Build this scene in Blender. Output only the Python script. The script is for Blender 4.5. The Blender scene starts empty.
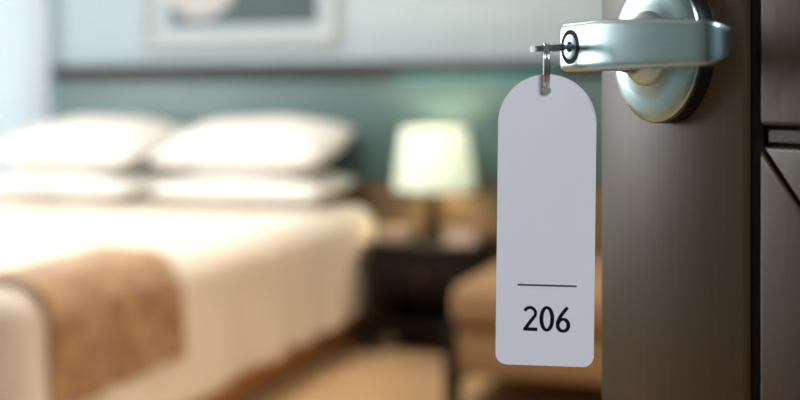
import bpy, bmesh, math, random
from mathutils import Vector, Matrix, noise

random.seed(7)
S = bpy.context.scene
COL = S.collection
PI = math.pi

# ------------------------------------------------------------------ camera
TH = math.radians(18.5)
CAMZ = 1.02
F = 1111.1                       # focal length in pixels at 800 px wide
HORIZON = 105
cam_d = bpy.data.cameras.new('camera')
cam = bpy.data.objects.new('camera', cam_d)
COL.objects.link(cam)
cam.location = (0, 0, CAMZ)
cam.rotation_euler = (PI / 2, 0, TH)
cam_d.lens = 50
cam_d.sensor_width = 36
cam_d.shift_y = -(200 - HORIZON) / 800
cam_d.clip_start = 0.01
cam_d.dof.use_dof = True
cam_d.dof.focus_distance = 0.404
cam_d.dof.aperture_fstop = 5.7
S.camera = cam

# ------------------------------------------------------------------ world, daylight, exposure
W = bpy.data.worlds.new('sky')
S.world = W
W.use_nodes = True
bg = W.node_tree.nodes['Background']
bg.inputs['Color'].default_value = (0.80, 0.91, 1.0, 1)
bg.inputs['Strength'].default_value = 0.8


def area(name, loc, rot, sx, sy, energy, color, shape='RECTANGLE'):
    d = bpy.data.lights.new(name, 'AREA')
    d.shape = shape
    d.size = sx
    d.size_y = sy
    d.energy = energy
    d.color = color
    o = bpy.data.objects.new(name, d)
    COL.objects.link(o)
    o.location = loc
    o.rotation_euler = rot
    return o


# daylight standing in the big side window and in the window beside the bed
area('side_window_daylight', (-4.86, 2.68, 1.62), (0, -PI / 2, 0), 1.75, 1.95, 125, (1.0, 0.985, 0.96))
area('bedside_window_daylight', (-4.05, 5.10, 1.45), (-PI / 2, 0, 0), 1.05, 1.9, 7, (0.86, 0.94, 1.0))

S.view_settings.view_transform = 'Standard'
S.view_settings.look = 'None'
S.view_settings.gamma = 1
S.view_settings.use_curve_mapping = False
S.view_settings.exposure = 0.0
S.cycles.use_denoising = True
S.cycles.max_bounces = 10
S.cycles.diffuse_bounces = 5
S.cycles.transparent_max_bounces = 12
S.cycles.sample_clamp_indirect = 8


# ------------------------------------------------------------------ helpers
def c2w(x, y, z=0.0):
    """point given in camera-aligned axes (x right, y ahead, z above the lens) -> world"""
    c, s = math.cos(TH), math.sin(TH)
    return Vector((x * c - y * s, x * s + y * c, CAMZ + z))


def link(name, me, mat=None, parent=None, smooth=False):
    o = bpy.data.objects.new(name, me)
    COL.objects.link(o)
    if mat is not None and not me.materials:
        me.materials.append(mat)
    if parent is not None:
        o.parent = parent
    if smooth:
        for p in me.polygons:
            p.use_smooth = True
    return o


def from_bm(name, bm, mat=None, parent=None, smooth=False):
    bmesh.ops.recalc_face_normals(bm, faces=bm.faces[:])
    me = bpy.data.meshes.new(name)
    bm.to_mesh(me)
    bm.free()
    o = link(name, me, mat, parent, smooth)
    return o


def from_py(name, vs, fs, mat=None, parent=None, smooth=False):
    me = bpy.data.meshes.new(name)
    me.from_pydata([tuple(v) for v in vs], [], fs)
    bm = bmesh.new()
    bm.from_mesh(me)
    bmesh.ops.recalc_face_normals(bm, faces=bm.faces[:])
    bm.to_mesh(me)
    bm.free()
    me.update()
    return link(name, me, mat, parent, smooth)


def edge_split_smooth(o, ang=35):
    for p in o.data.polygons:
        p.use_smooth = True
    o.data.set_sharp_from_angle(angle=math.radians(ang))
    return o


def add_box(bm, x0, x1, y0, y1, z0, z1):
    v = [bm.verts.new((x, y, z)) for x in (x0, x1) for y in (y0, y1) for z in (z0, z1)]
    for f in ((0, 1, 3, 2), (4, 6, 7, 5), (0, 4, 5, 1), (2, 3, 7, 6), (0, 2, 6, 4), (1, 5, 7, 3)):
        bm.faces.new([v[i] for i in f])
    return v


def box(name, ext, mat, parent=None, bevel=0.0, seg=2):
    bm = bmesh.new()
    add_box(bm, *ext)
    if bevel:
        bmesh.ops.bevel(bm, geom=bm.edges[:], offset=bevel, segments=seg, affect='EDGES', profile=0.5)
    o = from_bm(name, bm, mat, parent)
    if bevel:
        edge_split_smooth(o, 40)
    return o


def lathe(name, prof, mat, parent=None, n=48, axis='Z', ang=35):
    """prof: list of (radius, height); closed on the axis where radius is 0"""
    vs, fs, rings = [], [], []
    for r, h in prof:
        if r < 1e-7:
            vs.append((0, 0, h))
            rings.append([len(vs) - 1])
        else:
            b = len(vs)
            vs += [(r * math.cos(2 * PI * i / n), r * math.sin(2 * PI * i / n), h) for i in range(n)]
            rings.append(list(range(b, b + n)))
    for a, b in zip(rings, rings[1:]):
        for i in range(n):
            j = (i + 1) % n
            if len(a) == 1 and len(b) == 1:
                continue
            if len(a) == 1:
                fs.append((a[0], b[j], b[i]))
            elif len(b) == 1:
                fs.append((a[i], a[j], b[0]))
            else:
                fs.append((a[i], a[j], b[j], b[i]))
    if axis == 'Y-':       # lathe axis height -> -Y (out of the door face)
        vs = [(x, -h, y) for x, y, h in vs]
    o = from_py(name, vs, fs, mat, parent)
    return edge_split_smooth(o, ang)


def tube(name, pts, r, mat, parent=None, n=10, closed=False):
    vs, fs = [], []
    m = len(pts)
    pts = [Vector(p) for p in pts]
    up = None
    for i, p in enumerate(pts):
        if closed:
            tg = (pts[(i + 1) % m] - pts[i - 1]).normalized()
        else:
            tg = (pts[min(i + 1, m - 1)] - pts[max(i - 1, 0)]).normalized()
        if up is None:
            up = Vector((1, 0, 0)) if abs(tg.x) < .8 else Vector((0, 1, 0))
        a = (up - tg * up.dot(tg)).normalized()
        up = a
        b = tg.cross(a)
        vs += [p + (a * math.cos(2 * PI * k / n) + b * math.sin(2 * PI * k / n)) * r for k in range(n)]
    for i in range(m if closed else m - 1):
        j = (i + 1) % m
        for k in range(n):
            l = (k + 1) % n
            fs.append((i * n + k, i * n + l, j * n + l, j * n + k))
    if not closed:
        fs.append(tuple(range(n)))
        fs.append(tuple(range((m - 1) * n, m * n)))
    return from_py(name, vs, fs, mat, parent, True)


def prism(name, outline, y0, y1, mat, parent=None, holes=(), bevel=0):
    """outline in (x,z) extruded along y; holes by triangulated fill"""
    bm = bmesh.new()
    loops = [outline] + list(holes)
    edges = []
    for lp in loops:
        vv = [bm.verts.new((x, y0, z)) for x, z in lp]
        for i in range(len(vv)):
            edges.append(bm.edges.new((vv[i], vv[(i + 1) % len(vv)])))
    if holes:
        r = bmesh.ops.triangle_fill(bm, edges=edges, use_beauty=True, use_dissolve=False)
        faces = [g for g in r['geom'] if isinstance(g, bmesh.types.BMFace)]
    else:
        faces = [bm.faces.new(bm.verts[:])]
    r = bmesh.ops.extrude_face_region(bm, geom=faces)
    for g in r['geom']:
        if isinstance(g, bmesh.types.BMVert):
            g.co.y = y1
    o = from_bm(name, bm, mat, parent)
    return o


def empty(name, loc, rotz=0.0):
    o = bpy.data.objects.new(name, None)
    COL.objects.link(o)
    o.location = loc
    o.rotation_euler = (0, 0, rotz)
    o.empty_display_size = 0.05
    return o


def tag(o, label=None, cat=None, group=None, kind=None):
    if label:
        o['label'] = label
    if cat:
        o['category'] = cat
    if group:
        o['group'] = group
    if kind:
        o['kind'] = kind
    return o


# ------------------------------------------------------------------ materials
def mat(name, col, rough=0.6, metal=0.0, vary=0.06, scale=8.0, stretch=(1, 1, 1), bump=0.0, bscale=None,
        spec=0.5, transl=None, coat=0.0, col2=None, sheen=0.0):
    m = bpy.data.materials.new(name)
    m.use_nodes = True
    nt = m.node_tree
    b = nt.nodes['Principled BSDF']
    tc = nt.nodes.new('ShaderNodeTexCoord')
    mp = nt.nodes.new('ShaderNodeMapping')
    mp.inputs['Scale'].default_value = stretch
    nt.links.new(tc.outputs['Object'], mp.inputs['Vector'])
    nz = nt.nodes.new('ShaderNodeTexNoise')
    nz.inputs['Scale'].default_value = scale
    nz.inputs['Detail'].default_value = 5
    nt.links.new(mp.outputs['Vector'], nz.inputs['Vector'])
    cr = nt.nodes.new('ShaderNodeValToRGB')
    c0 = col if col2 is None else col2
    k0, k1 = (1 - vary, 1 + vary) if col2 is None else (1, 1)
    cr.color_ramp.elements[0].color = tuple(min(1, c * k0) for c in c0) + (1,)
    cr.color_ramp.elements[1].color = tuple(min(1, c * k1) for c in col) + (1,)
    cr.color_ramp.elements[0].position = 0.3
    cr.color_ramp.elements[1].position = 0.7
    nt.links.new(nz.outputs['Fac'], cr.inputs['Fac'])
    nt.links.new(cr.outputs['Color'], b.inputs['Base Color'])
    b.inputs['Roughness'].default_value = rough
    b.inputs['Metallic'].default_value = metal
    b.inputs['Specular IOR Level'].default_value = spec
    b.inputs['Coat Weight'].default_value = coat
    b.inputs['Sheen Weight'].default_value = sheen
    if bump:
        n2 = nz
        if bscale:
            n2 = nt.nodes.new('ShaderNodeTexNoise')
            n2.inputs['Scale'].default_value = bscale
            n2.inputs['Detail'].default_value = 4
            nt.links.new(mp.outputs['Vector'], n2.inputs['Vector'])
        bp = nt.nodes.new('ShaderNodeBump')
        bp.inputs['Strength'].default_value = bump
        bp.inputs['Distance'].default_value = 0.002
        nt.links.new(n2.outputs['Fac'], bp.inputs['Height'])
        nt.links.new(bp.outputs['Normal'], b.inputs['Normal'])
    if transl:
        out = nt.nodes['Material Output']
        tr = nt.nodes.new('ShaderNodeBsdfTranslucent')
        tr.inputs['Color'].default_value = tuple(transl[0]) + (1,)
        mx = nt.nodes.new('ShaderNodeMixShader')
        mx.inputs['Fac'].default_value = transl[1]
        nt.links.new(b.outputs['BSDF'], mx.inputs[1])
        nt.links.new(tr.outputs['BSDF'], mx.inputs[2])
        nt.links.new(mx.outputs['Shader'], out.inputs['Surface'])
    return m


def glass_mat(name, tint=(1, 1, 1), gloss=0.06):
    m = bpy.data.materials.new(name)
    m.use_nodes = True
    nt = m.node_tree
    nt.nodes.remove(nt.nodes['Principled BSDF'])
    out = nt.nodes['Material Output']
    t = nt.nodes.new('ShaderNodeBsdfTransparent')
    t.inputs['Color'].default_value = tint + (1,)
    g = nt.nodes.new('ShaderNodeBsdfGlossy')
    g.inputs['Roughness'].default_value = 0.02
    mx = nt.nodes.new('ShaderNodeMixShader')
    mx.inputs['Fac'].default_value = gloss
    nt.links.new(t.outputs[0], mx.inputs[1])
    nt.links.new(g.outputs[0], mx.inputs[2])
    nt.links.new(mx.outputs[0], out.inputs['Surface'])
    return m


def emit_mat(name, col, strength, base=(.9, .9, .88)):
    m = bpy.data.materials.new(name)
    m.use_nodes = True
    b = m.node_tree.nodes['Principled BSDF']
    b.inputs['Base Color'].default_value = tuple(base) + (1,)
    b.inputs['Emission Color'].default_value = col + (1,)
    b.inputs['Emission Strength'].default_value = strength
    return m


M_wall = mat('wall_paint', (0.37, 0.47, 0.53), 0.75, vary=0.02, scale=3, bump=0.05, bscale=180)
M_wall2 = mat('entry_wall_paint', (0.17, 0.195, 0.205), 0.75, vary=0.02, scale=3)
M_side = mat('cream_wall_paint', (0.80, 0.74, 0.66), 0.8, vary=0.02, scale=3)
M_ceil = mat('ceiling_paint', (0.75, 0.75, 0.74), 0.85, vary=0.02)
M_floor = mat('tan_carpet', (0.50, 0.33, 0.18), 0.95, vary=0.12, scale=60, bump=0.6, bscale=400, spec=0.1)
M_corrfloor = mat('corridor_carpet', (0.20, 0.15, 0.12), 0.95, vary=0.12, scale=60, spec=0.1)
M_teal = mat('teal_panel', (0.072, 0.136, 0.138), 0.45, vary=0.05, scale=5, bump=0.1, bscale=300, spec=0.6)
M_darkwood = mat('dark_wood', (0.012, 0.0075, 0.0055), 0.6, spec=0.2, vary=0.25, scale=6, stretch=(1, 1, 12))
M_lower = mat('brown_panel', (0.17, 0.105, 0.052), 0.5, vary=0.15, scale=5, stretch=(1, 8, 8))
M_cap = mat('black_brown_cap', (0.016, 0.015, 0.014), 0.7, vary=0.2, scale=6, stretch=(1, 12, 12))
M_plinth = mat('orange_brown_wood', (0.42, 0.18, 0.055), 0.45, vary=0.25, scale=5, stretch=(8, 1, 8))
M_white = mat('white_linen', (0.80, 0.79, 0.765), 0.9, vary=0.02, scale=10, bump=0.1, bscale=350, spec=0.2, sheen=0.1)
M_duvet = mat('ivory_cover', (0.86, 0.77, 0.66), 0.9, vary=0.03, scale=9, bump=0.1, bscale=300, spec=0.2, sheen=0.1)
M_mattress = mat('mattress_ticking', (0.8, 0.78, 0.74), 0.9)
M_runner = mat('tan_chenille', (0.54, 0.33, 0.155), 0.55, scale=15, bump=0.5, bscale=90, spec=0.5, sheen=0.3,
               col2=(0.27, 0.135, 0.055))
M_curtain = mat('sheer_white_voile', (0.70, 0.74, 0.77), 0.9, vary=0.02, transl=((0.80, 0.86, 0.90), 0.6))
M_shade = mat('cream_lampshade', (0.76, 0.82, 0.76), 0.9, vary=0.02, scale=20, transl=((0.80, 0.94, 1.0), 0.31))
M_tan = mat('tan_upholstery', (0.29, 0.185, 0.098), 0.85, vary=0.06, scale=30, bump=0.2, bscale=250, spec=0.2)
M_cream = mat('cream_card', (0.40, 0.30, 0.225), 0.7, vary=0.04)
M_frame = mat('silver_white_frame', (0.38, 0.425, 0.44), 0.35, vary=0.03, scale=10, stretch=(1, 1, 6))
M_mount = mat('white_mount', (0.40, 0.49, 0.545), 0.8, vary=0.01)
M_winframe = mat('window_frame_white', (0.8, 0.8, 0.8), 0.4, vary=0.01)
M_glass = glass_mat('window_glass')
M_door = mat('brown_door_veneer', (0.046, 0.026, 0.012), 0.36, vary=0.12, scale=30, stretch=(14, 14, 0.5), bump=0.03,
             spec=0.36)
M_groove = mat('door_core', (0.008, 0.006, 0.005), 0.9, spec=0.1, vary=0.1)
M_metal = mat('satin_steel', (0.37, 0.515, 0.545), 0.24, metal=1.0, vary=0.03, scale=300, stretch=(0.2, 1, 4))
M_chrome = mat('polished_steel', (0.42, 0.60, 0.66), 0.3, metal=1.0, vary=0.02, scale=200)
M_rim = mat('dark_steel_rim', (0.10, 0.11, 0.11), 0.35, metal=1.0, vary=0.05, scale=100)
M_black = mat('black_ring', (0.006, 0.010, 0.011), 0.8, vary=0.1)
M_keym = mat('nickel_key', (0.22, 0.28, 0.29), 0.42, metal=1.0, vary=0.05, scale=400)
M_ringm = mat('steel_ring', (0.55, 0.55, 0.55), 0.2, metal=1.0, vary=0.05, scale=400)
M_tag = mat('white_tag_plastic', (0.64, 0.65, 0.71), 0.55, vary=0.008, scale=60, spec=0.35)
M_ink = mat('black_ink', (0.006, 0.006, 0.008), 0.8, vary=0.1, spec=0.1)
M_ink2 = mat('plum_black_ink', (0.040, 0.026, 0.045), 0.6, vary=0.1)

# ------------------------------------------------------------------ the room
XL, XR, YH, YE, ZC = -4.6, 1.7, 4.75, -0.20, 2.65
WT = 0.14


def wall_with_hole(name, along, a0, a1, p0, p1, z1, hole, m):
    """box wall with one rectangular opening; along = 'X' or 'Y'"""
    h0, h1, hz0, hz1 = hole
    bm = bmesh.new()
    for (b0, b1, c0, c1) in ((a0, h0, 0, z1), (h1, a1, 0, z1), (h0, h1, 0, hz0), (h0, h1, hz1, z1)):
        if b1 - b0 < 1e-5 or c1 - c0 < 1e-5:
            continue
        if along == 'X':
            add_box(bm, b0, b1, p0, p1, c0, c1)
        else:
            add_box(bm, p0, p1, b0, b1, c0, c1)
    return tag(from_bm(name, bm, m), kind='structure')


HW = (-4.50, -3.46, 0.35, 2.35)           # window beside the bed, in the head wall
LW = (1.75, 3.6, 0.75, 2.45)             # big window in the left wall
DW = (-0.415, 0.50, 0.0, 2.08)            # doorway
wall_with_hole('wall_back', 'X', XL - WT, XR + WT, YH, YH + WT, ZC, HW, M_wall)
wall_with_hole('wall_left', 'Y', YE - WT, YH, XL - WT, XL, ZC, LW, M_wall)
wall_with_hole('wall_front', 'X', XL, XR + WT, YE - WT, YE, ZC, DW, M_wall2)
tag(box('wall_right', (XR, XR + WT, YE, YH, 0, ZC), M_side), kind='structure')
tag(box('floor', (XL - WT, XR + WT, YE - WT, YH + WT, -0.1, 0), M_floor), kind='structure')
tag(box('ceiling', (XL - WT, XR + WT, YE - WT, YH + WT, ZC, ZC + 0.1), M_ceil), kind='structure')
# corridor behind the camera
CY = -2.0
tag(box('floor_corridor', (-3.0, 3.0, CY - WT, YE - WT, -0.1, 0), M_corrfloor), kind='structure')
tag(box('ceiling_corridor', (-3.0, 3.0, CY - WT, YE - WT, 2.5, 2.6), M_ceil), kind='structure')
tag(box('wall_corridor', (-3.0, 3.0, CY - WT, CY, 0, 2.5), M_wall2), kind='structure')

bm = bmesh.new()
add_box(bm, DW[0] + 0.001, DW[0] + 0.03, YE - WT - 0.01, YE - 0.012, 0, DW[3] - 0.001)
add_box(bm, DW[1] - 0.008, DW[1] - 0.001, YE - WT - 0.01, YE - 0.06, 0, DW[3] - 0.001)
add_box(bm, DW[0] + 0.03, DW[1] - 0.008, YE - WT - 0.01, YE - 0.012, DW[3] - 0.03, DW[3] - 0.001)
tag(from_bm('trim_1', bm, M_darkwood), kind='structure')
tag(box('baseboard_back', (-3.40, XR, YH - 0.012, YH, 0, 0.09), M_darkwood), kind='structure')


def window(name, along, a0, a1, z0, z1, p, nx, nz=1):
    """window unit with frame bars and panes, glass plane at p"""
    root = tag(empty(name, ((a0 + a1) / 2, p, z0) if along == 'X' else (p, (a0 + a1) / 2, z0),
                     0 if along == 'X' else PI / 2), kind='structure')
    w, h = a1 - a0, z1 - z0
    t = 0.05
    for nm, e in (('window_frame', (-w / 2, -w / 2 + t)), ('window_frame', (w / 2 - t, w / 2))):
        box(nm, (e[0], e[1], -.03, .03, 0, h), M_winframe, root)
    for e in ((0, t), (h - t, h)):
        box('window_rail', (-w / 2 + t, w / 2 - t, -.03, .03, e[0], e[1]), M_winframe, root)
    pw = (w - 2 * t) / nx
    for i in range(nx):
        x0 = -w / 2 + t + i * pw
        if i:
            box('mullion', (x0 - .02, x0 + .02, -.025, .025, t, h - t), M_winframe, root)
        box('pane', (x0 + (.02 if i else 0), x0 + pw - (.02 if i < nx - 1 else 0), -.004, .004, t, h - t), M_glass, root)
    return root


window('window_1', 'X', HW[0], HW[1], HW[2], HW[3], YH + 0.07, 2)
window('window_2', 'Y', LW[0], LW[1], LW[2], LW[3], XL - 0.07, 2)

# sheer curtain over the window beside the bed
vs, fs = [], []
NX, NZ = 150, 14
x0, x1 = -4.56, -3.43
for j in range(NZ + 1):
    z = 0.02 + 2.43 * j / NZ
    for i in range(NX + 1):
        a = i / NX
        amp = 0.030 + 0.010 * math.sin(7 * a + 1)
        y = YH - 0.075 + amp * math.sin(2 * PI * 15 * a + 0.5 * math.sin(9 * a)) * (0.8 + 0.2 * (1 - z / 2.5))
        vs.append((x0 + (x1 - x0) * a + 0.006 * math.sin(3.1 * z + 20 * a), y, z))
for j in range(NZ):
    for i in range(NX):
        k = j * (NX + 1) + i
        fs.append((k, k + 1, k + NX + 2, k + NX + 1))
cur = empty('curtain', ((x0 + x1) / 2, YH - 0.075, 0.02))
tag(cur, 'white sheer curtain hanging in soft folds beside the bed', 'curtain')
cl = from_py('curtain_cloth', [Vector(v) - cur.location for v in vs], fs, M_curtain, cur, True)
rod = tube('curtain_rod', [(-0.60, 0, 2.46), (0.60, 0, 2.46)], 0.012, M_frame, cur)

# ------------------------------------------------------------------ headboard: teal panel with dark cap
HX0, HX1, HZ = -3.39, XR - 0.02, 1.147
hb = tag(empty('headboard', ((HX0 + HX1) / 2, YH - 0.03, 0.0)),
         'long teal wall headboard with a dark top ledge behind the bed', 'headboard')
hl = (HX1 - HX0) / 2
box('headboard_panel', (-hl, hl, -0.02, 0.029, 0.67, HZ), M_teal, hb, 0.006)
box('lower_panel', (-hl, hl, -0.016, 0.029, 0.10, 0.67), M_lower, hb, 0.004)
ledx = -1.22 - hb.location.x
box('added_glow_strip', (ledx - .36, ledx + .36, -0.034, -0.022, HZ - .007, HZ), emit_mat('added_teal_glow', (0.0, 0.60, 0.58), 1.3, (.02, .03, .03)), hb)  # glowing strip added to make the teal glow under the ledge
box('cap_rail', (-hl, hl, -0.05, 0.029, HZ, HZ + 0.066), M_cap, hb, 0.005)

# ------------------------------------------------------------------ framed picture
px0, px1, pz0, pz1 = -2.90, -1.89, 1.285, 2.085
pf = tag(empty('framed_picture', ((px0 + px1) / 2, YH - 0.002, pz0)),
         'silver white framed picture on the pale wall above the bed', 'picture')
w = (px1 - px0) / 2
h = pz1 - pz0
fwid = 0.062


def frame_piece(a, b, c, d):
    """mitred frame rail: outer edge a-b, inner edge d-c, stepped profile"""
    a, b, c, d = [Vector((p[0], 0, p[1])) for p in (a, b, c, d)]
    prof = [(0.0, 0.0), (0.0, 0.022), (0.14, 0.030), (0.50, 0.026), (0.62, 0.016), (0.9, 0.014), (1.0, 0.008), (1.0, 0.0)]
    v = []
    for t_, dep in prof:
        p, q = a.lerp(d, t_), b.lerp(c, t_)
        v += [(p.x, -dep, p.z), (q.x, -dep, q.z)]
    n = len(prof)
    f = [(2 * i, 2 * i + 1, 2 * ((i + 1) % n) + 1, 2 * ((i + 1) % n)) for i in range(n)]
    f += [tuple(2 * i for i in range(n)), tuple(2 * i + 1 for i in range(n))]
    return from_py('frame_rail', v, f, M_frame, pf)


o4 = [(-w, 0), (w, 0), (w, h), (-w, h)]
i4 = [(-w + fwid, fwid), (w - fwid, fwid), (w - fwid, h - fwid), (-w + fwid, h - fwid)]
for k in range(4):
    frame_piece(o4[k], o4[(k + 1) % 4], i4[(k + 1) % 4], i4[k])
# white mount with an opening, then the print behind it
mo = [(x, z) for x, z in i4]
aw0, aw1, az0, az1 = -2.765 - (px0 + px1) / 2, -1.985 - (px0 + px1) / 2, 0.112, h - 0.115
prism('picture_mount', mo, -0.004, -0.008, M_mount, pf, holes=[[(aw0, az0), (aw1, az0), (aw1, az1), (aw0, az1)]])
m_art = bpy.data.materials.new('picture_print')
m_art.use_nodes = True
nt = m_art.node_tree
b = nt.nodes['Principled BSDF']
b.inputs['Roughness'].default_value = 0.5
tc = nt.nodes.new('ShaderNodeTexCoord')
mp = nt.nodes.new('ShaderNodeMapping')
mp.inputs['Location'].default_value = (0.205 / 0.205, 0, -0.330 / 0.19)
mp.inputs['Scale'].default_value = (1 / 0.205, 0.0, 1 / 0.19)
nt.links.new(tc.outputs['Object'], mp.inputs['Vector'])
ln = nt.nodes.new('ShaderNodeVectorMath')
ln.operation = 'LENGTH'
nt.links.new(mp.outputs['Vector'], ln.inputs[0])
cr = nt.nodes.new('ShaderNodeValToRGB')
cr.color_ramp.elements[0].color = (0.42, 0.43, 0.44, 1)
cr.color_ramp.elements[1].color = (0.050, 0.088, 0.094, 1)
cr.color_ramp.elements[0].position = 0.93
cr.color_ramp.elements[1].position = 1.0
nt.links.new(ln.outputs['Value'], cr.inputs['Fac'])
nt.links.new(cr.outputs['Color'], b.inputs['Base Color'])
box('picture_print', (-w + fwid, w - fwid, -0.004, -0.001, fwid, h - fwid), m_art, pf)

# ------------------------------------------------------------------ bed
BX1, BX0 = -1.70, -3.46          # mattress sides
BY0, BY1 = 2.24, 4.59            # foot, head
BZ = 0.56                        # top of mattress
bed = tag(empty('bed', ((BX0 + BX1) / 2, (BY0 + BY1) / 2, 0)),
          'wide hotel bed on a low orange brown wooden base', 'bed')
bw, bl = (BX1 - BX0) / 2, (BY1 - BY0) / 2
box('bed_base', (-bw - .01, bw + .01, -bl + .01, bl, 0.035, 0.205), M_plinth, bed, 0.008)
for sx in (-1, 1):
    for sy in (-1, 1):
        box('foot', (sx * (bw - .1) - .03, sx * (bw - .1) + .03, sy * (bl - .1) - .03, sy * (bl - .1) + .03, 0, 0.035),
            M_darkwood, bed)
mt = box('mattress', (-bw + .02, bw - .02, -bl + .02, bl, 0.206, BZ - .015), M_mattress, bed, 0.06, 4)


def cloth_pt(a, bb, off, drop, flare=0.02, foot=True):
    """drape over the bed: a across, bb along; returns world point"""
    rc = 0.075
    ix0, ix1, iy0 = BX0 + .045, BX1 - .045, BY0 + .045
    cx = min(max(a, ix0), ix1)
    cy = max(bb, iy0) if foot else bb
    ex, ey = a - cx, bb - cy
    r = max(abs(ex), abs(ey))
    base = Vector((cx, cy, BZ + off))
    if r < 1e-6:
        wr = 0.010 * noise.noise(Vector((a * 3.1, bb * 3.1, 1.3))) + 0.004 * noise.noise(Vector((a * 9, bb * 9, 4)))
        return base + Vector((0, 0, wr))
    l = math.hypot(ex, ey)
    dx, dy = ex / l, ey / l
    R = rc + off
    arc = R * PI / 2
    if r < arc:
        t = r / R
        o_, d_ = R * math.sin(t), R * (1 - math.cos(t))
    else:
        o_, d_ = R, R + (r - arc)
    k = min(1, max(0, (d_ - 0.04) / 0.35))
    per = bb * 1.0 if abs(ex) > abs(ey) else a * 1.0 + 5
    o_ += k * (flare + 0.016 * math.sin(per * 17 + 2 * math.sin(per * 5)) + 0.012 * noise.noise(Vector((per * 6, d_ * 3, off))))
    wr = 0.010 * noise.noise(Vector((cx * 3.1, cy * 3.1, 1.3))) + 0.004 * noise.noise(Vector((cx * 9, cy * 9, 4)))
    return base + Vector((dx * o_, dy * o_, -d_ + wr * (1 - k)))


def drape(name, a_list, b_list, off, drop, mt_, thick, foot=True, flare=0.02):
    vs, fs = [], []
    na = len(a_list)
    for bb in b_list:
        for a in a_list:
            vs.append(cloth_pt(a, bb, off, drop, flare, foot))
    for j in range(len(b_list) - 1):
        for i in range(na - 1):
            k = j * na + i
            fs.append((k, k + 1, k + na + 1, k + na))
    c = Vector(((a_list[0] + a_list[-1]) / 2, sum(b_list) / len(b_list), BZ))
    me = bpy.data.meshes.new(name)
    me.from_pydata([tuple(v - c) for v in vs], [], fs)
    o = link(name, me, mt_, None, True)
    o.location = c
    sd = o.modifiers.new('thickness', 'SOLIDIFY')
    sd.thickness = thick
    sd.offset = 1
    return o


def lin(a, b_, n):
    return [a + (b_ - a) * i / n for i in range(n + 1)]


DROP = 0.465
sk = DROP
A = lin(BX0 + .045 - sk, BX0 + .0449, 22) + lin(BX0 + .05, BX1 - .05, 46) + lin(BX1 - .0449, BX1 - .045 + sk, 22)
Bv = lin(BY0 + .045 - sk, BY0 + .0449, 22) + lin(BY0 + .05, BY1 - 0.03, 70)
du = drape('duvet', A, Bv, 0.004, DROP, M_duvet, 0.022)
tag(du, 'ivory bed cover draped over the bed down to its wooden base', 'bed cover')
# tan throw over the side near the foot
A2 = lin(BX1 - .19, BX1 - .05, 9) + lin(BX1 - .0449, BX1 - .045 + .36, 20)
ru = drape('throw_blanket', A2, lin(2.25, 2.86, 24), 0.030, .4, M_runner, 0.010, foot=False, flare=0.024)
tag(ru, 'mottled tan brown throw draped over the side of the bed near its foot', 'throw')


def pillow(name, cx, cy, cz, wx, wy, th, rotx, rotz, label, seed):
    n, m2 = 36, 26
    vs, fs = [], []
    for side in (1, -1):
        for j in range(m2 + 1):
            for i in range(n + 1):
                u, v = -1 + 2 * i / n, -1 + 2 * j / m2
                prof = max(0, (1 - abs(u) ** 2.6) * (1 - abs(v) ** 2.4)) ** 0.52
                x = u * wx / 2 * (1 - 0.055 * (v * v) * abs(u) ** 3 + 0.0) * (1 - 0.03 * (1 - v * v))
                y = v * wy / 2 * (1 - 0.06 * (1 - u * u))
                wr = 0.012 * noise.noise(Vector((u * 2 + seed, v * 2, side))) + 0.006 * noise.noise(Vector((u * 5, v * 5 + seed, side)))
                vs.append((x, y, side * (th / 2 * prof + wr * prof)))
    N = (n + 1) * (m2 + 1)
    for s_ in range(2):
        for j in range(m2):
            for i in range(n):
                k = s_ * N + j * (n + 1) + i
                fs.append((k, k + 1, k + n + 2, k + n + 1))
    me = bpy.data.meshes.new(name)
    me.from_pydata(vs, [], fs)
    bm = bmesh.new()
    bm.from_mesh(me)
    bmesh.ops.remove_doubles(bm, verts=bm.verts[:], dist=1e-5)
    bmesh.ops.recalc_face_normals(bm, faces=bm.faces[:])
    bm.to_mesh(me)
    bm.free()
    o = link(name, me, M_white, None, True)
    o.location = (cx, cy, cz)
    o.rotation_euler = (rotx, 0, rotz)
    tag(o, label, 'pillow', 'white pillows at the head of the bed')
    return o


PT = BZ + 0.040
pillow('pillow', -2.12, 4.36, PT + .068, .82, .54, .135, math.radians(4), 0.02, 'flat white pillow under the plump one beside the lamp', 1.0)
pillow('pillow', -2.98, 4.36, PT + .068, .82, .54, .135, math.radians(4), -0.02, 'flat white pillow under the plump one beside the curtain', 2.0)
pillow('pillow', -2.135, 4.39, PT + .245, .80, .54, .21, math.radians(13), 0.03, 'plump white upper pillow nearest the bedside lamp', 3.0)
pillow('pillow', -2.975, 4.39, PT + .245, .80, .54, .21, math.radians(13), -0.04, 'plump white upper pillow nearest the sheer curtain', 4.0)

# ------------------------------------------------------------------ nightstand
NX0, NX1, NY0, NY1, NZT = -1.60, -1.09, 4.28, 4.69, 0.45
ns = tag(empty('nightstand', ((NX0 + NX1) / 2, (NY0 + NY1) / 2, 0)),
         'dark wooden nightstand with open legs beside the bed', 'nightstand')
nw, nd = (NX1 - NX0) / 2, (NY1 - NY0) / 2
box('tabletop', (-nw, nw, -nd, nd, NZT - .03, NZT), M_darkwood, ns, .004)
box('drawer_case', (-nw + .02, nw - .02, -nd + .03, nd - .01, NZT - .20, NZT - .03), M_darkwood, ns, .003)
dr = box('drawer', (-nw + .05, nw - .05, -nd + .012, -nd + .03, NZT - .185, NZT - .045), M_darkwood, ns, .003)
kn = lathe('knob', [(0, .030), (.010, .029), (.014, .022), (.010, .014), (.006, .008), (.006, 0), (0, 0)],
           mat('copper_knob', (0.35, 0.17, 0.10), 0.35, metal=1.0), dr, 20, 'Y-')
kn.location = (0, -nd + .012, NZT - .115)
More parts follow.
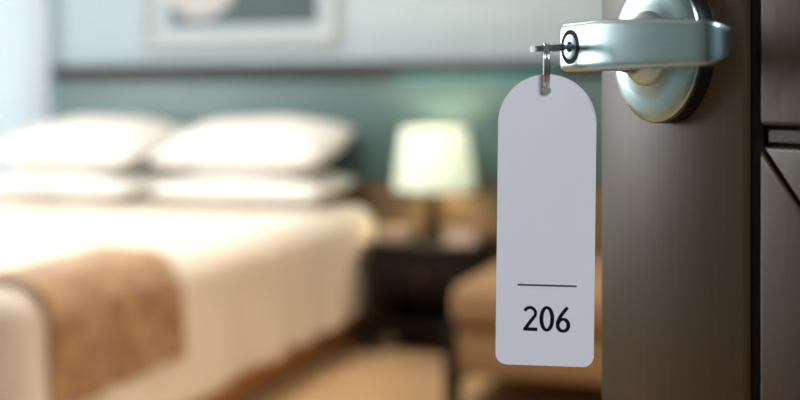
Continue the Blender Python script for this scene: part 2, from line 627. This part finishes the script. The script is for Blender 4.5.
for sx in (-1, 1):
    for sy in (-1, 1):
        box('leg', (sx * (nw - .035) - .022, sx * (nw - .035) + .022, sy * (nd - .045) - .022, sy * (nd - .045) + .022, 0, NZT - .2),
            M_darkwood, ns, .003)
box('lower_shelf', (-nw + .03, nw - .03, -nd + .03, nd - .03, .10, .12), M_darkwood, ns, .003)

# ------------------------------------------------------------------ bedside lamp
lx, ly = -1.352, 4.50
lp = tag(empty('table_lamp', (lx, ly, NZT)), 'lit table lamp with a cream drum shade on the dark nightstand', 'lamp')
lathe('lamp_base', [(0, 0), (.075, 0), (.075, .012), (.06, .02), (.03, .028), (.024, .05), (.028, .09), (.028, .15),
                    (.020, .185), (.010, .20), (.008, .235), (0, .235)], M_darkwood, lp, 36)
sh0, sh1, r0, r1 = .212, .472, .176, .140
lathe('lamp_shade', [(r0, sh0), (r1, sh1), (r1 - .004, sh1), (r0 - .004, sh0), (r0, sh0)], M_shade, lp, 64, ang=60)
bulb = lathe('bulb', [(0, .235), (.012, .237), (.014, .26), (.026, .29), (.030, .32), (.022, .345), (0, .352)],
             emit_mat('bulb_glow', (1.0, 0.80, 0.52), 3.0), lp, 24, ang=80)
for k in range(3):
    a = k * 2 * PI / 3
    tube('shade_spoke', [(.012 * math.cos(a), .012 * math.sin(a), .232), ((r0 - .006) * math.cos(a), (r0 - .006) * math.sin(a), sh0 + .012)],
         .0015, M_rim, lp, 6)
ld = bpy.data.lights.new('lamp_bulb_light', 'POINT')
ld.energy = 9
ld.color = (1.0, 0.78, 0.49)
ld.shadow_soft_size = 0.035
lo = bpy.data.objects.new('lamp_bulb_light', ld)
COL.objects.link(lo)
lo.parent = lp
lo.location = (0, 0, .385)

# small pale things on the nightstand
bx = tag(empty('small_box', (-1.50, 4.39, NZT)), 'small cream box left of the lamp foot on the nightstand', 'box')
box('box_body', (-.07, .07, -.045, .045, 0, .045), M_cream, bx, .004)
box('box_lid', (-.073, .073, -.048, .048, .045, .062), M_cream, bx, .004)
ca = tag(empty('note_card', (-1.205, 4.385, NZT)), 'folded cream card right of the lamp foot on the nightstand', 'card')
bm = bmesh.new()
add_box(bm, -.065, .065, -.0015, .0015, 0, .07)
f1 = from_bm('card_leaf', bm, M_cream, ca)
f1.location = (0, -.028, 0)
f1.rotation_euler = (math.radians(-20), 0, 0)
bm = bmesh.new()
add_box(bm, -.065, .065, -.0015, .0015, 0, .07)
f2 = from_bm('card_leaf', bm, M_cream, ca)
f2.location = (0, .024, 0)
f2.rotation_euler = (math.radians(20), 0, 0)

# ------------------------------------------------------------------ upholstered bench
bx0, bx1, by0, by1 = -1.015, 0.05, 3.50, 4.36
be = tag(empty('bench', ((bx0 + bx1) / 2, (by0 + by1) / 2, 0)),
         'low tan upholstered bench with dark wooden legs right of the nightstand', 'bench')
hw, hd = (bx1 - bx0) / 2, (by1 - by0) / 2
box('seat_base', (-hw + .03, hw - .03, -hd + .02, hd - .02, .135, .285), M_tan, be, .012, 3)
box('seat_cushion', (-hw + .012, hw - .012, -hd, hd, .287, .435), M_tan, be, .045, 5)
for sx in (-1, 1):
    for sy in (-1, 1):
        x_, y_ = sx * (hw - .013), sy * (hd - .045)
        box('leg', (x_ - .022, x_ + .022, y_ - .03, y_ + .03, 0, .30), M_darkwood, be, .003)
    box('side_rail', (sx * (hw - .013) - .014, sx * (hw - .013) + .014, -hd + .075, hd - .075, .09, .285), M_darkwood, be, .003)

# ------------------------------------------------------------------ the door
AD = math.radians(68.5)                       # door normal against the view axis
n_c = Vector((-math.sin(AD), -math.cos(AD)))
t_c = Vector((math.cos(AD), -math.sin(AD)))
K_c = Vector((0.0612, 0.400))                 # lock face
KZ = 0.0209
BASE = 0.0425                                  # lock face to door face
B_c = K_c - n_c * BASE
Bw = c2w(B_c.x, B_c.y)
tw = (c2w(t_c.x, t_c.y) - c2w(0, 0))
DROT = math.atan2(tw.y, tw.x)                 # local +x runs along t, local -y is out of the face
door = empty('door_1', (Bw.x, Bw.y, 0.0), DROT)
tag(door, 'brown panelled room door standing half open', kind='structure')
E0, E1 = -0.0478, 0.805                       # free edge, hinge edge (local x)
DT, DB = 2.04, 0.008
ZK = CAMZ + KZ
box('door_slab', (E0, E1, 0.004, 0.044, DB, DT), M_groove, door)
box('edge_lipping', (E0 - 0.001, E0 + 0.006, 0.0045, 0.0438, DB, DT), M_door, door)
# stile with softened edge
ST1 = 0.0425
box('stile', (E0, ST1, 0.0, 0.0041, DB, DT), M_door, door, 0.0008)
box('stile', (E1 - 0.095, E1, 0.0, 0.0041, DB, DT), M_door, door, 0.0008)
P0, P1 = 0.0505, E1 - 0.100
box('stile_bead', (ST1 + .0012, P0 - .0008, 0.0022, 0.0041, DB, DT), M_groove, door, 0.0004)
gz1, gz0 = CAMZ - 0.0068, CAMZ - 0.0138


def rounded(x0, x1, z0, z1, r, k=4):
    pts = []
    for cx, cz, a0 in ((x1 - r, z0 + r, -90), (x1 - r, z1 - r, 0), (x0 + r, z1 - r, 90), (x0 + r, z0 + r, 180)):
        for i in range(k + 1):
            a = math.radians(a0 + 90 * i / k)
            pts.append((cx + r * math.cos(a), cz + r * math.sin(a)))
    return pts


def panel(z0, z1, dip):
    """panel with rounded corners whose face eases in from a softened rim towards a lower field"""
    rings = [(0.0, 0.0041), (0.0, 0.0012), (0.0004, 0.0004), (0.0012, 0.0), (0.0015, 0.0), (0.0018, 0.0), (0.060, dip), (0.064, dip + 0.0012), (0.09, dip + 0.0012)]
    vs, fs = [], []
    n = None
    for ins, dep in rings:
        r = max(0.0018 - ins, 0.0006)
        lp_ = rounded(P0 + ins, P1 - ins, z0 + ins, z1 - ins, r)
        n = len(lp_)
        vs += [(x, dep, z) for x, z in lp_]
    for k in range(len(rings) - 1):
        for i in range(n):
            j = (i + 1) % n
            fs.append((k * n + i, k * n + j, (k + 1) * n + j, (k + 1) * n + i))
    fs.append(tuple((len(rings) - 1) * n + i for i in range(n)))
    o = from_py('panel', vs, fs, M_door, door)
    return edge_split_smooth(o, 30)


panel(gz1, DT - 0.12, 0.0002)
# lower panel: framed by four mitred boards with dark joints
lz0, lz1 = 0.16, gz0
MW = 0.075
G = 0.0011
c_o = [(P0, lz0), (P1, lz0), (P1, lz1), (P0, lz1)]
c_i = [(P0 + MW, lz0 + MW), (P1 - MW, lz0 + MW), (P1 - MW, lz1 - MW), (P0 + MW, lz1 - MW)]


def mitred(k):
    a, b_ = Vector(c_o[k]), Vector(c_o[(k + 1) % 4])
    c, d = Vector(c_i[(k + 1) % 4]), Vector(c_i[k])
    along = (b_ - a).normalized()
    a, b_, c, d = a + along * G * 1.41, b_ - along * G * 1.41, c - along * G * 1.41, d + along * G * 1.41
    bm = bmesh.new()
    top = [bm.verts.new((p.x, y, p.y)) for p, y in ((a, 0.0), (b_, 0.0), (c, 0.0018), (d, 0.0018))]
    bot = [bm.verts.new((p.x, 0.0041, p.y)) for p in (a, b_, c, d)]
    bm.faces.new(top)
    bm.faces.new(bot[::-1])
    for i in range(4):
        j = (i + 1) % 4
        bm.faces.new((top[i], bot[i], bot[j], top[j]))
    bm.edges.ensure_lookup_table()
    te = [e for e in bm.edges if all(v in top for v in e.verts)]
    bmesh.ops.bevel(bm, geom=te, offset=0.0013, segments=3, affect='EDGES', profile=0.5)
    o = from_bm('panel_board', bm, M_door, door)
    edge_split_smooth(o, 40)


for k in range(4):
    mitred(k)
box('panel', (P0 + MW + .002, P1 - MW - .002, 0.0026, 0.0041, lz0 + MW + .002, lz1 - MW - .002), M_door, door, 0.0006)
box('rail_bead', (P0 + .001, P1 - .001, 0.0030, 0.0041, gz0 + .0016, gz1 - .0016), M_door, door)
for z_ in (0.25, 1.02, 1.80):
    lathe('hinge', [(0, z_ - .05), (.008, z_ - .05), (.008, z_ + .05), (0, z_ + .05)], M_metal, door, 16).location = (E1 + .006, .05, 0)

# --- handle: rose, neck, lever, lock cylinder
ROSE = BASE - 0.0362
rose = lathe('handle_rose', [(0, 0.0102), (.0090, .0104), (.0125, .0102), (.0140, .0096), (.0200, .0088), (.0245, .0082),
                             (.0264, .0078), (.0273, .0070), (.0276, .0062), (.0276, .0060)], M_metal, door, 96, 'Y-', 30)
rose.location = (0, 0, ZK)
rose['label'] = 'round satin steel rose behind the lever'
rb = lathe('rose_rim', [(0, .0059), (.0270, .0059), (.0277, .0054), (.0278, .0004), (.0276, 0), (0, 0)], M_rim, rose, 96, 'Y-', 30)
neck = lathe('handle_neck', [(.0140, .0094), (.0138, .0112), (.0124, .0132), (.0104, .0148), (.0094, .0168), (.0086, .0210), (.0082, .0300), (0, .0300)],
             M_chrome, rose, 64, 'Y-', 40)


def lever_mesh():
    """bar swept along local x; front face lies BASE out of the door and eases back towards the door"""
    s0, s1 = -0.0098, 0.0735
    NS, NC = 96, 40
    vs, fs = [], []
    ss = [s0 + (s1 - s0) * 0.5 * (1 - math.cos(PI * i / NS)) for i in range(NS + 1)]
    for s_ in ss:
        t = max(0, min(1, (s_ - 0.016) / (s1 - 0.016)))
        hh = 0.00885 - 0.0019 * t                       # half height
        zc = -0.0020 * t ** 1.2
        u = max(0, min(1, (s_ - 0.014) / 0.060))
        back = 0.0062 * (u * u * (1.6 - 0.6 * u))       # front face recedes
        th = 0.0125 - 0.0055 * t                         # thickness
        r0_, r1_ = 0.0044, 0.0070
        sh = 1.0
        red = 0.0
        e = s_ - s0
        if e < r0_:
            red = r0_ - math.sqrt(max(0, r0_ ** 2 - (r0_ - e) ** 2))
        e = s1 - s_
        if e < r1_:
            red = r1_ - math.sqrt(max(0, r1_ ** 2 - (r1_ - e) ** 2))
        a, c = max(hh - red * (1 if s_ < 0.03 else 0.45), 1e-5), max((th - red * 0.9) / 2, 1e-5)
        yc = -(BASE - back - th / 2 - red * (0.0 if s_ < 0.03 else 0.45))
        ex = 2 / 7.5
        for k in range(NC):
            an = 2 * PI * (k + .5) / NC
            cs, sn = math.cos(an), math.sin(an)
            z = a * math.copysign(abs(sn) ** ex, sn)
            y = c * math.copysign(abs(cs) ** ex, cs)
            vs.append((s_, yc + y, zc + z))
    for i in range(NS):
        for k in range(NC):
            l = (k + 1) % NC
            fs.append((i * NC + k, i * NC + l, (i + 1) * NC + l, (i + 1) * NC + k))
    fs.append(tuple(range(NC)))
    fs.append(tuple(range(NS * NC, NS * NC + NC)))
    return vs, fs


vs, fs = lever_mesh()
lever = from_py('lever', vs, fs, M_metal, door, True)
lever.location = (0, 0, ZK)
lever['label'] = 'flat satin steel lever with a lock in its end'
edge_split_smooth(lever, 40)
F0 = BASE
lc = lathe('lock_ring', [(.0045, F0 - .002), (.0045, F0 + .00020), (.0062, F0 + .00020), (.0062, F0 - .002), (.0045, F0 - .002)],
           M_black, lever, 48, 'Y-', 30)
lcf = lathe('lock_cylinder', [(0, F0 - .002), (.0045, F0 - .002), (.0045, F0 + .00018), (.0043, F0 + .00026), (0, F0 + .00026)],
            M_chrome, lever, 48, 'Y-', 30)
kwy = lathe('keyway', [(0, F0 + .0001), (.0020, F0 + .0001), (.0020, F0 + .0004), (0, F0 + .0004)], M_black, lever, 24, 'Y-', 30)

# ------------------------------------------------------------------ key in the lock
Kw = c2w(K_c.x, K_c.y, KZ)
key = empty('key', Kw, DROT)
key.rotation_euler.x = math.radians(4)
tag(key, 'small nickel key sticking out of the lever lock', 'key')
HOLE_L = 0.0098
bow_o, hole_o = [], []
for i in range(40):
    a = 2 * PI * i / 40
    cs, sn = math.cos(a), math.sin(a)
    ex = 2 / 2.8
    bow_o.append((0.0058 * math.copysign(abs(cs) ** ex, cs), 0.0056 * math.copysign(abs(sn) ** ex, sn)))
for i in range(20):
    a = 2 * PI * i / 20
    hole_o.append((0.0022 * math.cos(a), 0.0022 * math.sin(a)))
kb = prism('key_bow', bow_o, -0.001, 0.001, M_keym, key, holes=[hole_o])
kb.rotation_euler = (PI / 2, 0, 0)
kb.location = (0, -0.0096, 0)
box('key_blade', (-.0030, .0030, -.0052, -.0008, -.0009, .0009), M_keym, key, .0003)
box('key_shoulder', (-.0038, .0038, -.0056, -.0042, -.0013, .0013), M_keym, key, .0003)

# ------------------------------------------------------------------ split ring
Hc = K_c + n_c * 0.0096
RR, WR = 0.00775, 0.00058
RZT = KZ - 0.0007 + 0.001 + WR
ring_c = c2w(Hc.x, Hc.y, RZT - RR)
yaw = TH + math.radians(83)
pts = []
turns = 2.0
NP = 120
for i in range(NP + 1):
    a = PI * 0.35 + 2 * PI * turns * i / NP
    ax = 0.00062 * (1 if i > NP * 0.53 else -1 if i < NP * 0.47 else (i / NP - 0.5) / 0.03)
    pts.append((RR * math.cos(a), ax, RR * math.sin(a)))
ring = tube('key_ring', pts, WR, M_ringm, None, 10)
ring.location = ring_c
ring.rotation_euler = (0, 0, yaw)
tag(ring, 'thin steel split ring joining the key and the tag', 'key ring')

# ------------------------------------------------------------------ tag with number
px = 0.3966 / F
HR = 0.00165
hole_z = RZT - 2 * RR + WR - HR
TAGY = math.radians(-6)
kt = empty('key_tag', c2w(Hc.x, Hc.y, hole_z))
kt.rotation_euler = (0, math.radians(0.65), TH + TAGY)
tag(kt, 'white arched plastic key tag numbered 206 hanging from the lock', 'key tag')
hwid = 48.7 * px
cx = 0.9 * px
ztop, zbot = 16.0 * px, -275 * px
zc_ = ztop - hwid
outl = []
rb_ = 11 * px
for i in range(9):
    a = math.radians(180 + 90 * i / 8)
    outl.append((cx - hwid + rb_ + rb_ * math.cos(a), zbot + rb_ + rb_ * math.sin(a)))
for i in range(9):
    a = math.radians(270 + 90 * i / 8)
    outl.append((cx + hwid - rb_ + rb_ * math.cos(a), zbot + rb_ + rb_ * math.sin(a)))
for i in range(41):
    a = PI * i / 40
    outl.append((cx + hwid * math.cos(a), zc_ + hwid * math.sin(a)))
hol = [(HR * math.cos(2 * PI * i / 24), HR * math.sin(2 * PI * i / 24)) for i in range(24)]
TT = 0.0004
prism('tag_plate', outl, -TT, TT, M_tag, kt, holes=[hol])


def ribbon(name, pts, wid, mt_, closed=False):
    """flat lettering stroke: pts in px units about the hole, wid in px (number or list)"""
    pts = [Vector(p) for p in pts]
    n = len(pts)
    vs, fs = [], []
    for i, p in enumerate(pts):
        if closed:
            d = pts[(i + 1) % n] - pts[i - 1]
        else:
            d = pts[min(i + 1, n - 1)] - pts[max(i - 1, 0)]
        d.normalize()
        nn = Vector((-d.y, d.x))
        w_ = (wid[i] if isinstance(wid, list) else wid) / 2
        for q in (p + nn * w_, p - nn * w_):
            vs.append((q.x * px, -TT - 0.00006, q.y * px))
            vs.append((q.x * px, -TT + 0.00002, q.y * px))
    m_ = n if closed else n - 1
    for i in range(m_):
        j = (i + 1) % n
        a, b_ = i * 4, j * 4
        fs += [(a, b_, b_ + 2, a + 2), (a + 1, a + 3, b_ + 3, b_ + 1), (a, a + 1, b_ + 1, b_), (a + 2, b_ + 2, b_ + 3, a + 3)]
    if not closed:
        fs += [(0, 2, 3, 1), (4 * n - 4, 4 * n - 3, 4 * n - 1, 4 * n - 2)]
    return from_py(name, vs, fs, mt_, kt)


def join_into(dst, srcs):
    bm = bmesh.new()
    for o in [dst] + srcs:
        bm.from_mesh(o.data)
    bm.to_mesh(dst.data)
    bm.free()
    for o in srcs:
        bpy.data.objects.remove(o)


LZ = -194.8
ribbon('printed_line', [(-26.6, LZ), (32.0, LZ)], 1.7, M_ink2)
# digits: baseline and cap height in px below the hole
ZB, ZT = -240.6, -215.6
H_ = ZT - ZB


def two(x):
    p = []
    cxx, cyy, r = x + 6.3, ZT - 7.3, 5.6
    for i in range(13):
        a = math.radians(158 - (158 + 28) * i / 12)
        p.append((cxx + r * math.cos(a), cyy + r * math.sin(a)))
    x3, y3 = p[-1]
    for t_ in (0.25, 0.5, 0.75, 1.0):
        p.append((x3 + (x + 1.6 - x3) * t_ - 1.0 * math.sin(PI * t_) * 0.3, y3 + (ZB + 1.8 - y3) * t_))
    wv = [3.2] * 13 + [3.5, 3.5, 3.5, 3.3]
    d = ribbon('number_digit', p, wv, M_ink)
    e = ribbon('number_digit', [(x - 0.2, ZB + 1.7), (x + 13.9, ZB + 1.7)], 3.4, M_ink)
    join_into(d, [e])


def zero(x):
    p, wv = [], []
    for i in range(36):
        a = 2 * PI * i / 36
        p.append((x + 7.4 + 5.4 * math.cos(a), (ZB + ZT) / 2 + (H_ / 2 - 1.25) * math.sin(a)))
        wv.append(3.0 + 1.0 * abs(math.cos(a)))
    ribbon('number_digit', p, wv, M_ink, True)


def six(x):
    p, wv = [], []
    cxx, cyy, rx, ry = x + 7.0, ZB + 6.6, 5.3, 5.9
    for i in range(32):
        a = 2 * PI * i / 32
        p.append((cxx + rx * math.cos(a), cyy + ry * math.sin(a)))
        wv.append(3.0 + 0.9 * abs(math.cos(a)))
    d = ribbon('number_digit', p, wv, M_ink, True)
    q = []
    P0_, P1_, P2_ = Vector((x + 1.55, cyy + 0.5)), Vector((x + 2.2, ZB + 14.5)), Vector((x + 11.4, ZT - 0.6))
    for i in range(11):
        t_ = i / 10
        q.append(tuple(P0_ * (1 - t_) ** 2 + P1_ * 2 * t_ * (1 - t_) + P2_ * t_ * t_))
    e = ribbon('number_digit', q, [3.8 - 0.05 * i for i in range(11)], M_ink)
    join_into(d, [e])


two(-20.2)
zero(-4.5)
six(12.0)

# ------------------------------------------------------------------ ceiling lights: one in the corridor, two unseen ones added to brighten the room
def ceiling_light(loc, energy, color, label):
    c_ = tag(empty('ceiling_light', loc), label, 'ceiling light')
    lathe('light_rim', [(.20, 0), (.20, -.05), (.185, -.055), (.185, -.03), (.18, 0)], M_frame, c_, 48)
    lathe('light_diffuser', [(0, -.062), (.10, -.06), (.16, -.052), (.184, -.04), (.184, -.02), (0, -.02)],
          emit_mat('diffuser_glow', color, 3.0), c_, 48, ang=60)
    area('ceiling_lamp_light', (loc[0], loc[1], loc[2] - .08), (0, 0, 0), 0.36, 0.36, energy, color, 'DISK')


ceiling_light((0.52, -1.05, 2.5), 54, (0.93, 0.96, 1.0), 'round white flush ceiling light in the corridor')
ceiling_light((-1.9, 2.9, ZC), 47, (1.0, 0.95, 0.88), 'added round white flush ceiling light above the bed')  # unseen light, added to brighten the bed top and floor
ceiling_light((0.75, 2.5, ZC), 34, (1.0, 0.84, 0.66), 'added round white flush ceiling light above the floor right of the bench')  # unseen warm fill, added to lift the right side of the bed
